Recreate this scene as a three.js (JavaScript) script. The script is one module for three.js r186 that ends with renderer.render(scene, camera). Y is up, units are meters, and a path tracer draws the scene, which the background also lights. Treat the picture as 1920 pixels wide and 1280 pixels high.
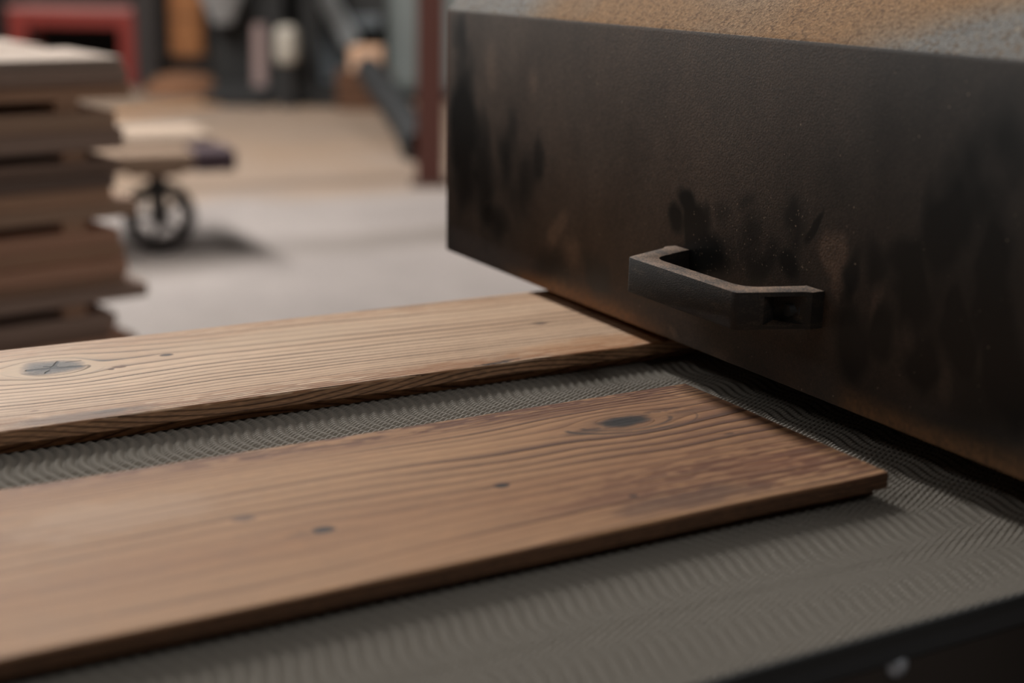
import * as THREE from 'three';
import { RoundedBoxGeometry } from 'three/addons/geometries/RoundedBoxGeometry.js';
import { RectAreaLightUniformsLib } from 'three/addons/lights/RectAreaLightUniformsLib.js';
import * as BGU from 'three/addons/utils/BufferGeometryUtils.js';
import { Brush, Evaluator, SUBTRACTION } from 'three-bvh-csg';

// ---------------------------------------------------------------- camera
const V = (x, y, z) => new THREE.Vector3(x, y, z);
const scene = new THREE.Scene();
scene.background = new THREE.Color(0x000000);
const FPX = 2667, EYE = V(0, 1.1546, 0);
const YAW = 0.519073, PITCH = 0.263078, ROLL = -0.019676;
const camera = new THREE.PerspectiveCamera(2 * Math.atan(640 / FPX) * 180 / Math.PI, 1.5, 0.05, 80);
const RIGHT = V(0, 0, 0), DOWN = V(0, 0, 0), FWD = V(0, 0, 0);
{
  const r = V(Math.cos(YAW), 0, Math.sin(YAW)), f = V(Math.sin(YAW), 0, -Math.cos(YAW)), d = V(0, -1, 0);
  FWD.copy(f).multiplyScalar(Math.cos(PITCH)).addScaledVector(d, Math.sin(PITCH));
  const d2 = d.clone().multiplyScalar(Math.cos(PITCH)).addScaledVector(f, -Math.sin(PITCH));
  RIGHT.copy(r).multiplyScalar(Math.cos(ROLL)).addScaledVector(d2, Math.sin(ROLL));
  DOWN.copy(d2).multiplyScalar(Math.cos(ROLL)).addScaledVector(r, -Math.sin(ROLL));
  camera.position.copy(EYE);
  camera.quaternion.setFromRotationMatrix(new THREE.Matrix4().makeBasis(RIGHT, DOWN.clone().negate(), FWD.clone().negate()));
}
camera.focus = 0.95;
camera.userData.fStop = 3.2;
scene.add(camera);

// ---------------------------------------------------------------- renderer and lights
const renderer = new THREE.WebGLRenderer({ antialias: true });
renderer.toneMapping = THREE.LinearToneMapping;
renderer.toneMappingExposure = 1.0;
renderer.shadowMap.enabled = true;
RectAreaLightUniformsLib.init();
const CEIL = 5.4;
// roof light first, then the added fill panels: [centre x, centre z, width in x, length in z, radiance]
const ROOF_AND_FILL_LIGHTS = [
  [0.18, -7.2, 0.96, 6.6, 37.0],
  [5.6, -8.6, 1.2, 9.0, 2.5],  // unseen dim panel added as general fill
  [2.6, 4.2, 5.0, 2.4, 2.5],  // unseen panel behind the camera, added to fill camera-facing sides
  [-4.6, -3.0, 1.2, 7.0, 1.6],  // unseen side panel added to lift the hood face
];
const SKY_TINT = new THREE.Color().setRGB(1.0, 0.975, 0.945);

// ---------------------------------------------------------------- pixel to place
const rayOf = (px, py) => FWD.clone().addScaledVector(RIGHT, (px - 960) / FPX).addScaledVector(DOWN, (py - 640) / FPX);
const atDepth = (px, py, depth) => EYE.clone().addScaledVector(rayOf(px, py), depth);
const onLevel = (px, py, y) => { const d = rayOf(px, py); return EYE.clone().addScaledVector(d, (y - EYE.y) / d.y); };
const onX = (px, py, x) => { const d = rayOf(px, py); return EYE.clone().addScaledVector(d, (x - EYE.x) / d.x); };
const depthOf = (p) => p.clone().sub(EYE).dot(FWD);

// ---------------------------------------------------------------- noise
function rng(seed) { let s = seed >>> 0; return () => { s = (s + 0x6D2B79F5) | 0; let t = Math.imul(s ^ (s >>> 15), 1 | s); t = (t + Math.imul(t ^ (t >>> 7), 61 | t)) ^ t; return ((t ^ (t >>> 14)) >>> 0) / 4294967296; }; }
function hash(i, j, k = 0) { let h = Math.imul(i | 0, 374761393) ^ Math.imul(j | 0, 668265263) ^ Math.imul(k | 0, 2147483647 ^ 0x5bd1e995); h = Math.imul(h ^ (h >>> 13), 1274126177); return ((h ^ (h >>> 16)) >>> 0) / 4294967296; }
function noise(x, y, k = 0) {
  const i = Math.floor(x), j = Math.floor(y); let u = x - i, v = y - j; u = u * u * (3 - 2 * u); v = v * v * (3 - 2 * v);
  const a = hash(i, j, k), b = hash(i + 1, j, k), c = hash(i, j + 1, k), d = hash(i + 1, j + 1, k);
  return a + (b - a) * u + (c - a) * v + (a - b - c + d) * u * v;
}
function fbm(x, y, o = 4, k = 0) { let s = 0, a = 0.5, t = 0; for (let n = 0; n < o; n++) { s += a * noise(x, y, k + n); t += a; a *= 0.5; x *= 2.03; y *= 2.03; } return s / t; }
const clamp = (x, a = 0, b = 1) => Math.min(b, Math.max(a, x));
const sstep = (a, b, x) => { const t = clamp((x - a) / (b - a)); return t * t * (3 - 2 * t); };
const mix = (a, b, t) => a + (b - a) * t;
const mix3 = (a, b, t) => [mix(a[0], b[0], t), mix(a[1], b[1], t), mix(a[2], b[2], t)];

// colours in these maps are sRGB 0..255
function maps(w, h, fn) {           // fn(i, j) -> [r, g, b, height 0..1, roughness 0..1]
  const c = new Uint8Array(w * h * 4), b = new Uint8Array(w * h * 4), r = new Uint8Array(w * h * 4);
  for (let j = 0; j < h; j++) for (let i = 0; i < w; i++) {
    const o = (j * w + i) * 4, p = fn(i, j);
    c[o] = clamp(p[0], 0, 255); c[o + 1] = clamp(p[1], 0, 255); c[o + 2] = clamp(p[2], 0, 255); c[o + 3] = 255;
    b[o] = b[o + 1] = b[o + 2] = clamp(p[3]) * 255; b[o + 3] = 255;
    r[o] = r[o + 1] = r[o + 2] = clamp(p[4]) * 255; r[o + 3] = 255;
  }
  const T = (data, srgb) => { const t = new THREE.DataTexture(data, w, h, THREE.RGBAFormat); t.magFilter = THREE.LinearFilter; t.minFilter = THREE.LinearFilter; if (srgb) t.colorSpace = THREE.SRGBColorSpace; t.needsUpdate = true; return t; };
  return { color: T(c, true), bump: T(b, false), rough: T(r, false) };
}
const wrapAll = (m, s, t) => { for (const k of ['color', 'bump', 'rough']) { m[k].wrapS = s; m[k].wrapT = t; } return m; };

// ---------------------------------------------------------------- scene helpers
const taken = new Map();
function numbered(name) { const n = taken.get(name) ?? 0; taken.set(name, n + 1); return n ? `${name}_${String(n).padStart(3, '0')}` : name; }
function tag(o, label, category, group) { o.userData.label = label; o.userData.category = category; if (group) o.userData.group = group; return o; }
function thing(name, label, category, p = [0, 0, 0], turn = 0, group) {
  const o = new THREE.Group(); o.name = numbered(name); o.position.set(...p); o.rotation.y = turn; scene.add(o);
  return tag(o, label, category, group);
}
function obj(name, geo, mat, parent = scene) {
  const m = new THREE.Mesh(Array.isArray(geo) ? BGU.mergeGeometries(geo.map(norm)) : geo, mat);
  m.name = parent === scene ? numbered(name) : name; m.castShadow = m.receiveShadow = true; parent.add(m); return m;
}
const norm = (g) => { const q = g.index ? g.toNonIndexed() : g; for (const k of Object.keys(q.attributes)) if (!['position', 'normal', 'uv'].includes(k)) q.deleteAttribute(k); return q; };
function struct(name, geo, mat, label) { const m = obj(name, geo, mat); m.userData.kind = 'structure'; if (label) m.userData.label = label; return m; }
const box = (w, h, d, x = 0, y = 0, z = 0, r = 0.002) => new RoundedBoxGeometry(w, h, d, 1, Math.min(r, w / 2.2, h / 2.2, d / 2.2)).translate(x, y, z);
const cyl = (r0, r1, h, x = 0, y = 0, z = 0, n = 24) => new THREE.CylinderGeometry(r0, r1, h, n).translate(x, y, z);
const tube = (pts, r, n = 40, k = 10) => new THREE.TubeGeometry(new THREE.CatmullRomCurve3(pts), n, r, k, false);
const std = (rgb, roughness = 0.8, extra = {}) => new THREE.MeshStandardMaterial({ color: new THREE.Color(...rgb.map((v) => v / 255)).convertSRGBToLinear(), roughness, metalness: 0, ...extra });

// a profile [[across, up, v], ...] (closed) swept along stations x; place(x, a, u) -> Vector3; uAt(x) -> u
function sweep(profile, stations, place, uAt, crease = 0.5) {
  const pos = [], uv = [];
  const n = profile.length;
  const P = stations.map((x) => profile.map((p, i) => place(x, p[0], p[1], i)));
  for (let s = 0; s + 1 < stations.length; s++) for (let i = 0; i < n; i++) {
    const k = (i + 1) % n, a = P[s][i], b = P[s + 1][i], c = P[s + 1][k], d = P[s][k];
    const u0 = uAt(stations[s]), u1 = uAt(stations[s + 1]), v0 = profile[i][2], v1 = profile[i][3] ?? profile[k][2];
    for (const [q, u, v] of [[a, u0, v0], [b, u1, v0], [c, u1, v1], [a, u0, v0], [c, u1, v1], [d, u0, v1]]) { pos.push(q.x, q.y, q.z); uv.push(u, v); }
  }
  const tris = THREE.ShapeUtils.triangulateShape(profile.map((p) => new THREE.Vector2(p[0], p[1])), []);
  for (const [s, flip] of [[0, false], [stations.length - 1, true]]) for (const t of tris) {
    for (const i of flip ? [t[2], t[1], t[0]] : t) { const q = P[s][i]; pos.push(q.x, q.y, q.z); uv.push(uAt(stations[s]) + profile[i][0] * 0.3, profile[i][2]); }
  }
  const g = new THREE.BufferGeometry();
  g.setAttribute('position', new THREE.Float32BufferAttribute(pos, 3));
  g.setAttribute('uv', new THREE.Float32BufferAttribute(uv, 2));
  return BGU.toCreasedNormals(g, crease);
}

// ================================================================= the hall
const concrete = wrapAll(maps(1024, 1024, (i, j) => {
  // covers x -4..10, z 4..-18 (14 m x 22 m)
  const x = -4 + 14 * i / 1024, z = 4 - 22 * j / 1024;
  const big = fbm(x * 0.55, z * 0.55, 4, 3), mid = fbm(x * 2.2, z * 2.2, 4, 9), fine = fbm(x * 14, z * 14, 3, 15);
  let c = mix3([118, 110, 106], [140, 131, 126], clamp(mid * 1.1 + (fine - 0.5) * 0.5));
  c = mix3(c, [104, 96, 89], sstep(0.5, 0.8, big) * 0.55);
  // sawdust trodden over the floor around the far machines
  const edge = -6.75 + (fbm(x * 0.9, z * 0.9, 3, 21) - 0.5) * 1.3;
  const dust = sstep(edge + 0.25, edge - 0.35, z) * (0.72 + 0.5 * (fbm(x * 1.7, z * 1.7, 3, 31) - 0.5));
  c = mix3(c, [130, 105, 82], clamp(dust) * 0.9);
  // a swept line of darker dust along the joint
  const ln = Math.abs(z + 6.95 + (x - 2.6) * -0.1 + (fbm(x * 2, 4, 2, 5) - 0.5) * 0.2);
  c = mix3(c, [84, 71, 61], sstep(0.16, 0.02, ln) * 0.75 * (0.6 + 0.6 * mid));
  const ln2 = Math.abs(z + 5.35 + (x - 2.0) * 0.12 + (fbm(x * 2, 9, 2, 6) - 0.5) * 0.25);
  c = mix3(c, [94, 85, 78], sstep(0.3, 0.05, ln2) * 0.5 * mid * 1.6);
  return [...c, 0.5 * fine + 0.3 * mid, 0.72];
}), THREE.MirroredRepeatWrapping, THREE.MirroredRepeatWrapping);
const floorMat = new THREE.MeshStandardMaterial({ map: concrete.color, roughness: 0.75, bumpMap: concrete.bump, bumpScale: 0.002 });
{
  const g = new THREE.BoxGeometry(20, 0.2, 28).translate(2, -0.1, -6);
  const p = g.attributes.position, uv = g.attributes.uv;
  for (let i = 0; i < p.count; i++) uv.setXY(i, (p.getX(i) + 4) / 14, (4 - p.getZ(i)) / 22);
  struct('floor', g, floorMat, 'pale grey concrete floor with tan sawdust');
  const wallMat = std([74, 68, 64], 0.9), ceilMat = std([120, 116, 112], 0.9);
  struct('wall_back', new THREE.BoxGeometry(20, CEIL, 0.2).translate(2, CEIL / 2, -17.1), std([44, 40, 38], 0.9), 'dark far wall of the workshop');
  struct('wall_front', new THREE.BoxGeometry(20, CEIL, 0.2).translate(2, CEIL / 2, 7.1), wallMat, 'workshop wall');
  struct('wall_left', new THREE.BoxGeometry(0.2, CEIL, 24).translate(-7.1, CEIL / 2, -5), wallMat, 'workshop wall');
  struct('wall_right', new THREE.BoxGeometry(0.2, CEIL, 24).translate(11.1, CEIL / 2, -5), wallMat, 'workshop wall');
  struct('ceiling', new THREE.BoxGeometry(20, 0.2, 28).translate(2, CEIL + 0.1, -6), ceilMat, 'workshop ceiling');
}
ROOF_AND_FILL_LIGHTS.forEach(([x, z, w, l, L], k) => {
  const o = thing('roof_or_fill_light', ['long bright translucent roof light panel running over the conveyor', 'narrow unseen fill light panel added on the far side of the machine', 'broad unseen fill light panel added across the hall behind the infeed end', 'narrow unseen fill light panel added along the wall past the infeed end'][k], 'roof light', [x, CEIL - 0.06, z], 0, 'roof light panels');
  obj('frame', [box(w + 0.12, 0.06, 0.06, 0, 0.03, l / 2 + 0.03), box(w + 0.12, 0.06, 0.06, 0, 0.03, -l / 2 - 0.03), box(0.06, 0.06, l, w / 2 + 0.03, 0.03, 0), box(0.06, 0.06, l, -w / 2 - 0.03, 0.03, 0)], std([150, 150, 150], 0.6), o);
  obj('diffuser_panel', new THREE.BoxGeometry(w, 0.02, l).translate(0, 0.03, 0), new THREE.MeshStandardMaterial({ color: 0xdddddd, roughness: 0.6, emissive: SKY_TINT, emissiveIntensity: L * 0.25 }), o);
  const a = new THREE.RectAreaLight(SKY_TINT, L, w, l);
  a.position.set(x, CEIL - 0.065, z); a.lookAt(x, 0, z); a.rotation.set(-Math.PI / 2, 0, 0); a.castShadow = true; scene.add(a);
});

// ================================================================= planks on the belt
const PLANK_T = 0.0175, BELT = 0.8746 - PLANK_T, LIP = 0.0096;
const TEX_X0 = 0.0, TEX_L = 0.72;
function plankMaps(o) {
  const W = 2048, H = 640, HT = 512, z0 = o.z0, z1 = o.z1;
  const freq = []; let acc = 0; const N = 800, zs = z0 - 0.06, ze = z1 + 0.06;
  for (let i = 0; i <= N; i++) { const z = zs + (ze - zs) * i / N; freq.push(acc); acc += ((ze - zs) / N) / o.pitch(z); }
  const F = (z) => { const t = clamp((z - zs) / (ze - zs)) * N, i = Math.min(N - 1, Math.floor(t)); return freq[i] + (freq[i + 1] - freq[i]) * (t - i); };
  return wrapAll(maps(W, H, (i, j) => {
    const x = TEX_X0 + TEX_L * i / W;
    if (j >= HT + 8) return o.side(x, (j - HT - 8) / (H - HT - 8));
    const z = z0 + (z1 - z0) * Math.min(j, HT) / HT;
    let zz = z + o.slope * (x - 0.3), ring = 0, kn = null, kr = 9;
    for (const k of o.knots) {
      const dx = (x - k.x) / k.s, dz = z - k.z + 0.0015 * (noise(x * 90, z * 90, 40) - 0.5), r2 = dx * dx + dz * dz, a2 = k.a * k.a;
      zz -= dz * (k.pull ?? 1) * a2 / Math.max(r2, a2);
      const r = Math.sqrt(r2) / k.a * (1 + (k.rag ?? 0.15) * 2 * (fbm(x / k.a * 0.9, z / k.a * 1.3, 3, 43) - 0.5)); if (r < kr) { kr = r; kn = k; }
    }
    zz += (fbm(x * 5, z * 9, 3, o.seed) - 0.5) * o.wave + (noise(x * 30, z * 80, o.seed + 3) - 0.5) * 0.0012;
    const u = F(zz), fr = u - Math.floor(u), id = Math.floor(u);
    const strength = o.strength(x, z) * (0.35 + 0.95 * hash(id, 7, o.seed)) * (0.5 + 0.9 * noise(x * 11, id * 3.7, o.seed + 5));
    ring = Math.pow(fr, o.sharp) * sstep(1.0, 0.93, fr) * strength;
    const crack = sstep(0.86, 0.95, fr) * sstep(1.0, 0.985, fr) * sstep(0.45, 0.75, noise(x * 9, id * 5.1, o.seed + 8)) * o.crack;
    const fibre = noise(x * 70, z * 2600, o.seed + 11) * 0.6 + noise(x * 220, z * 3500, o.seed + 12) * 0.4;
    const tone = fbm(x * 3.2, z * 16, 4, o.seed + 14);
    let c = mix3(o.light, o.mid, clamp(tone * 1.5 - 0.3));
    c = mix3(c, o.dark, clamp(ring));
    c = c.map((q) => q * (0.86 + 0.28 * fibre));
    let hgt = 0.55 + 0.35 * ring - 0.3 * crack - 0.22 * (1 - fibre), rough = o.rough + 0.12 * (fibre - 0.5);
    c = mix3(c, [44, 30, 22], clamp(crack) * 0.85);
    // rough brushed fibre marks across short runs
    const st = o.stain(x, z);
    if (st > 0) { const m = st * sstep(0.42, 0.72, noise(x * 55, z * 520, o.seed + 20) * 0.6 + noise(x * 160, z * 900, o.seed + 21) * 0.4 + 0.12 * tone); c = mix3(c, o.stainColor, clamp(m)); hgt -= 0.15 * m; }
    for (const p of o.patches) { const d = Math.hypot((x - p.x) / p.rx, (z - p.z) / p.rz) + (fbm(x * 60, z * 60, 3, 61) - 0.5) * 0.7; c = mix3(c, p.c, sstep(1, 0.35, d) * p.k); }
    if (kn && kr < 3.2) {
      const kk = sstep(1.15, kn.soft ?? 0.8, kr), rr = noise(kr * 9 + 3 * noise(x * 120, z * 120, 50), 1, 51);
      let kc = mix3(kn.core, kn.rim, clamp(sstep(0.35, 1.0, kr) * 0.9 + 0.25 * (rr - 0.5)));
      kc = kc.map((q) => q * (0.85 + 0.3 * noise(x * 900, z * 900, 52)));
      c = mix3(c, kc, kk * (kn.k ?? 1));
      const halo = sstep(2.2, 1.0, kr) * sstep(0.9, 1.05, kr); c = mix3(c, kn.halo ?? c, halo * 0.55);
      if (kn.rings) for (const [rr0, wd, a0, a1, st] of kn.rings) {
        const an = Math.atan2(z - kn.z, (x - kn.x) / kn.s), fade = sstep(a0 - 0.25, a0 + 0.25, an) * sstep(a1 + 0.25, a1 - 0.25, an);
        c = mix3(c, kn.core, sstep(wd, wd * 0.25, Math.abs(Math.hypot((x - kn.x) / kn.s, z - kn.z) / kn.a - rr0 * (1 + 0.08 * Math.sin(an * 2) ))) * fade * st);
      }
      if (kn.cracks) for (const [x0, q0, x1, q1, w] of kn.cracks) {
        const ax = kn.x + x0, az = kn.z + q0, bx = kn.x + x1, bz = kn.z + q1, t = clamp(((x - ax) * (bx - ax) + (z - az) * (bz - az)) / ((bx - ax) ** 2 + (bz - az) ** 2));
        const d = Math.hypot(x - ax - t * (bx - ax), z - az - t * (bz - az)) + 0.0012 * (noise(x * 200, z * 200, 55) - 0.5);
        const m = sstep(w, w * 0.4, d); c = mix3(c, [22, 20, 20], m); hgt -= 0.6 * m;
      }
    }
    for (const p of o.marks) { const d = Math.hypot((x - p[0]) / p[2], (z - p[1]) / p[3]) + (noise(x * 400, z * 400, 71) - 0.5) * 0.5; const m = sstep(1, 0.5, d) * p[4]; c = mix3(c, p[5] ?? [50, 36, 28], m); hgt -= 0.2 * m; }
    return [...c, hgt, rough];
  }), THREE.MirroredRepeatWrapping, THREE.ClampToEdgeWrapping);
}
function plank(name, label, o) {
  const m = plankMaps(o);
  const mat = new THREE.MeshPhysicalMaterial({ map: m.color, bumpMap: m.bump, bumpScale: 0.0013, roughnessMap: m.rough, roughness: 1, specularIntensity: o.spec ?? 0.7 });
  const w = o.z1 - o.z0, vt = (z) => (z - o.z0) / w * 0.8, VS = (k) => 0.82 + 0.17 * k;
  const T = PLANK_T, L = LIP, R = 0.011, e = 0.0009;
  // [across from the far edge, up, v, v at the end of this segment]
  const prof = [
    [0, T - e, 0.002], [e, T, 0.004], [w * 0.25, T, 0.2], [w * 0.5, T, 0.4], [w * 0.75, T, 0.6], [w - e, T, 0.797], [w - e * 0.2, T - e * 0.8, 0.8, VS(0.98)],
    [w, T - L + 0.0008, VS(0.02), VS(0.01)], [w - 0.0008, T - L, VS(0.01), VS(0.9)], [w - R, T - L - 0.0003, VS(0.9), VS(0.1)], [w - R, 0, VS(0.1), VS(0.4)], [0, 0, VS(0.4), 0.002],
  ];
  const st = []; for (let k = 0; k <= 90; k++) st.push(mix(o.x0, o.x1, k / 90));
  const wob = (x, s) => (fbm(x * 11, s, 3, o.seed + 90) - 0.5) * 0.0026;
  const chips = o.chips ?? [];
  const root = thing(name, label, 'plank', [0, BELT, o.z0]);
  const g = sweep(prof, st.reverse(), (x, a, u, i) => {
    let zz = a, yy = u;
    if (i >= 5 && i <= 8) zz += wob(x, 1.5); if (i <= 1) zz += wob(x, 8.5);
    if (i === 5 || i === 6) for (const c of chips) { const q = Math.exp(-(((x - c[0]) / c[1]) ** 2)); zz -= c[2] * q; yy -= c[3] * q; }
    if (i >= 1 && i <= 5) yy += (fbm(x * 3, a * 10, 2, o.seed + 95) - 0.5) * 0.0008;
    const endx = x >= o.x1 - 1e-6 ? x + (noise(a * 130, u * 150, 33) - 0.5) * 0.0016 : x;
    return V(endx, yy, zz);
  }, (x) => (x - TEX_X0) / TEX_L, 0.6);
  obj('board', g, mat, root);
  return root;
}
const lineSide = (base, dark, hm, pitch, seed) => (x, t) => {
  const y = t * LIP, q = (y - hm(x)) / pitch + (fbm(x * 20, y * 60, 2, seed) - 0.5) * 0.5, fr = q - Math.floor(q);
  const l = Math.pow(Math.abs(2 * fr - 1), 4) * (0.6 + 0.5 * noise(x * 20, Math.floor(q) * 3, seed + 1));
  const n = 0.8 + 0.4 * noise(x * 260, y * 2600, seed + 2), c = mix3(base, dark, clamp(l)).map((v) => v * n);
  return [...c, 0.5 + 0.3 * l, 0.75];
};
plank('larch_plank', 'pale brown plank with grey cracked knot, feeding under the black hood', {
  x0: -0.95, x1: 0.98, z0: -1.0405, z1: -0.8535, seed: 3, slope: -0.045, wave: 0.016, sharp: 5, crack: 1, rough: 0.62, spec: 0.8,
  light: [202, 171, 142], mid: [180, 145, 114], dark: [80, 56, 39],
  pitch: (z) => mix(0.014, 0.0075, sstep(-0.985, -0.92, z)) * mix(1, 0.45, sstep(-0.92, -0.86, z)),
  strength: (x, z) => mix(0.7, 1.9, sstep(-0.99, -0.93, z)) * mix(0.9, 1.15, sstep(0.35, 0.55, x)),
  knots: [
    { x: 0.1925, z: -0.980, a: 0.0185, s: 1.3, soft: 0.55, rag: 0.3, rings: [[1.45, 0.04, 0.6, 2.9, 0.3]], core: [88, 83, 80], rim: [120, 108, 96], halo: [190, 166, 138], k: 0.92, pull: 1.25, cracks: [[-0.016, 0.001, 0.018, 0.005, 0.0024], [0.0, 0.0025, 0.007, -0.013, 0.0019], [0, 0.002, -0.007, 0.013, 0.0010], [-0.004, -0.004, 0.004, 0.0, 0.0008], [0.012, -0.009, 0.022, -0.009, 0.0006]] },
    { x: 0.2725, z: -0.9776, a: 0.0032, s: 1.7, core: [52, 38, 32], rim: [104, 74, 52] },
    { x: 0.563, z: -0.9415, a: 0.0034, s: 1.5, core: [58, 42, 32], rim: [110, 80, 56] },
  ],
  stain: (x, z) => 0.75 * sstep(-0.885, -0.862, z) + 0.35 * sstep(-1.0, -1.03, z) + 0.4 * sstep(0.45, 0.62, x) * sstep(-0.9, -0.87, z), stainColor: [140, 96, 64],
  patches: [
    { x: 0.185, z: -0.862, rx: 0.06, rz: 0.011, c: [110, 92, 82], k: 0.6 }, { x: 0.21, z: -0.866, rx: 0.02, rz: 0.006, c: [88, 76, 70], k: 0.6 },
    { x: 0.57, z: -0.87, rx: 0.09, rz: 0.03, c: [172, 122, 80], k: 0.5 }, { x: 0.44, z: -0.862, rx: 0.07, rz: 0.012, c: [152, 104, 68], k: 0.5 }, { x: 0.36, z: -0.99, rx: 0.12, rz: 0.03, c: [190, 166, 140], k: 0.35 },
  ],
  marks: [[0.235, -0.962, 0.006, 0.004, 0.8, [96, 62, 38]], [0.228, -0.958, 0.003, 0.003, 0.8, [84, 54, 34]], [0.475, -0.8565, 0.02, 0.0022, 0.95, [38, 26, 18]], [0.49, -0.860, 0.012, 0.002, 0.8, [60, 40, 26]], [0.162, -0.886, 0.004, 0.0015, 0.8, [110, 74, 50]]],
  chips: [[0.478, 0.014, 0.0028, 0.0016], [0.36, 0.006, 0.001, 0.0005], [0.585, 0.012, 0.001, 0.0012]],
  side: lineSide([152, 118, 90], [66, 45, 32], (x) => 0.0127 * Math.sin(2 * Math.PI * (x - 0.19) / 0.4), 0.0042, 31),
});
plank('brushed_plank', 'warm brown brushed plank with dark eye knot, ending just short of the hood', {
  x0: -0.95, x1: 0.5695, z0: -0.7555, z1: -0.5590, seed: 23, slope: 0.02, wave: 0.022, sharp: 2.2, crack: 0.15, rough: 0.66, spec: 0.7,
  light: [170, 131, 95], mid: [151, 109, 76], dark: [78, 50, 34],
  pitch: (z) => mix(0.0040, 0.0115, sstep(-0.745, -0.69, z)) * mix(1, 0.75, sstep(-0.62, -0.56, z)),
  strength: (x, z) => mix(0.45, 1.25, sstep(0.25, 0.5, x)) * mix(1.2, 0.9, sstep(-0.74, -0.6, z)),
  knots: [
    { x: 0.484, z: -0.7035, a: 0.0105, s: 2.1, core: [34, 29, 28], rim: [60, 43, 34], halo: [128, 92, 64], pull: 1.9, rag: 0.28, soft: 0.6, rings: [[1.45, 0.12, 0.2, 3.3, 0.45], [1.95, 0.12, 1.0, 3.3, 0.7], [2.3, 0.06, 0.2, 2.4, 0.3]] },
    { x: 0.3607, z: -0.6401, a: 0.0034, s: 1.5, core: [38, 32, 34], rim: [78, 56, 42], pull: 0.7 },
    { x: 0.2498, z: -0.6259, a: 0.0042, s: 1.6, core: [40, 36, 38], rim: [84, 62, 48], pull: 0.7 },
    { x: 0.219, z: -0.6581, a: 0.0042, s: 1.6, core: [92, 72, 62], rim: [118, 88, 68], k: 0.7, pull: 0.6 },
    { x: 0.4168, z: -0.594, a: 0.0022, s: 1.2, core: [52, 38, 32], rim: [74, 52, 40], pull: 0.5 },
  ],
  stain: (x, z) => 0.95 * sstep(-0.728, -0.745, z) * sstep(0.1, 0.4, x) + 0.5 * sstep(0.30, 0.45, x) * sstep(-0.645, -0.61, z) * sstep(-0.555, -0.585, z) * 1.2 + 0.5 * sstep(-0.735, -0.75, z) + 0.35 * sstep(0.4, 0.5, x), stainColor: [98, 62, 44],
  patches: [
    { x: 0.44, z: -0.576, rx: 0.06, rz: 0.016, c: [86, 62, 50], k: 0.6 }, { x: 0.40, z: -0.598, rx: 0.05, rz: 0.01, c: [112, 74, 54], k: 0.45 }, { x: 0.16, z: -0.69, rx: 0.08, rz: 0.03, c: [176, 146, 122], k: 0.5 },
    { x: 0.52, z: -0.60, rx: 0.04, rz: 0.02, c: [120, 78, 56], k: 0.45 }, { x: 0.47, z: -0.738, rx: 0.09, rz: 0.01, c: [104, 68, 46], k: 0.5 }, { x: 0.536, z: -0.703, rx: 0.03, rz: 0.006, c: [96, 66, 48], k: 0.5 },
    { x: 0.455, z: -0.697, rx: 0.02, rz: 0.006, c: [70, 50, 40], k: 0.55 },
  ],
  marks: [[0.520, -0.712, 0.018, 0.0035, 0.6, [84, 58, 44]], [0.528, -0.704, 0.014, 0.002, 0.55, [92, 64, 46]], [0.456, -0.699, 0.010, 0.003, 0.5, [66, 48, 40]], [0.238, -0.626, 0.012, 0.003, 0.5, [92, 68, 52]], [0.352, -0.640, 0.01, 0.002, 0.5, [92, 66, 48]], [0.53, -0.655, 0.005, 0.002, 0.7, [72, 50, 38]]],
  side: lineSide([92, 64, 44], [46, 31, 22], (x) => 0.0025 * Math.sin(x * 5) + 0.01 * x, 0.0036, 47),
});

// ================================================================= the brushing machine: hood, handle, conveyor
const HX = 0.6082, HOOD_B = 0.8829, HOOD_BEND = 1.1080, HOOD_Z0 = -1.1950, HOOD_Z1 = -0.295;
const machine = thing('brushing_machine', 'black dusty wood brushing machine with sloped hood, handle and grey ribbed feed belt', 'machine', [HX, 0, -0.745]);
const toMachine = (x, y, z) => [x - HX, y, z + 0.745];

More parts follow.
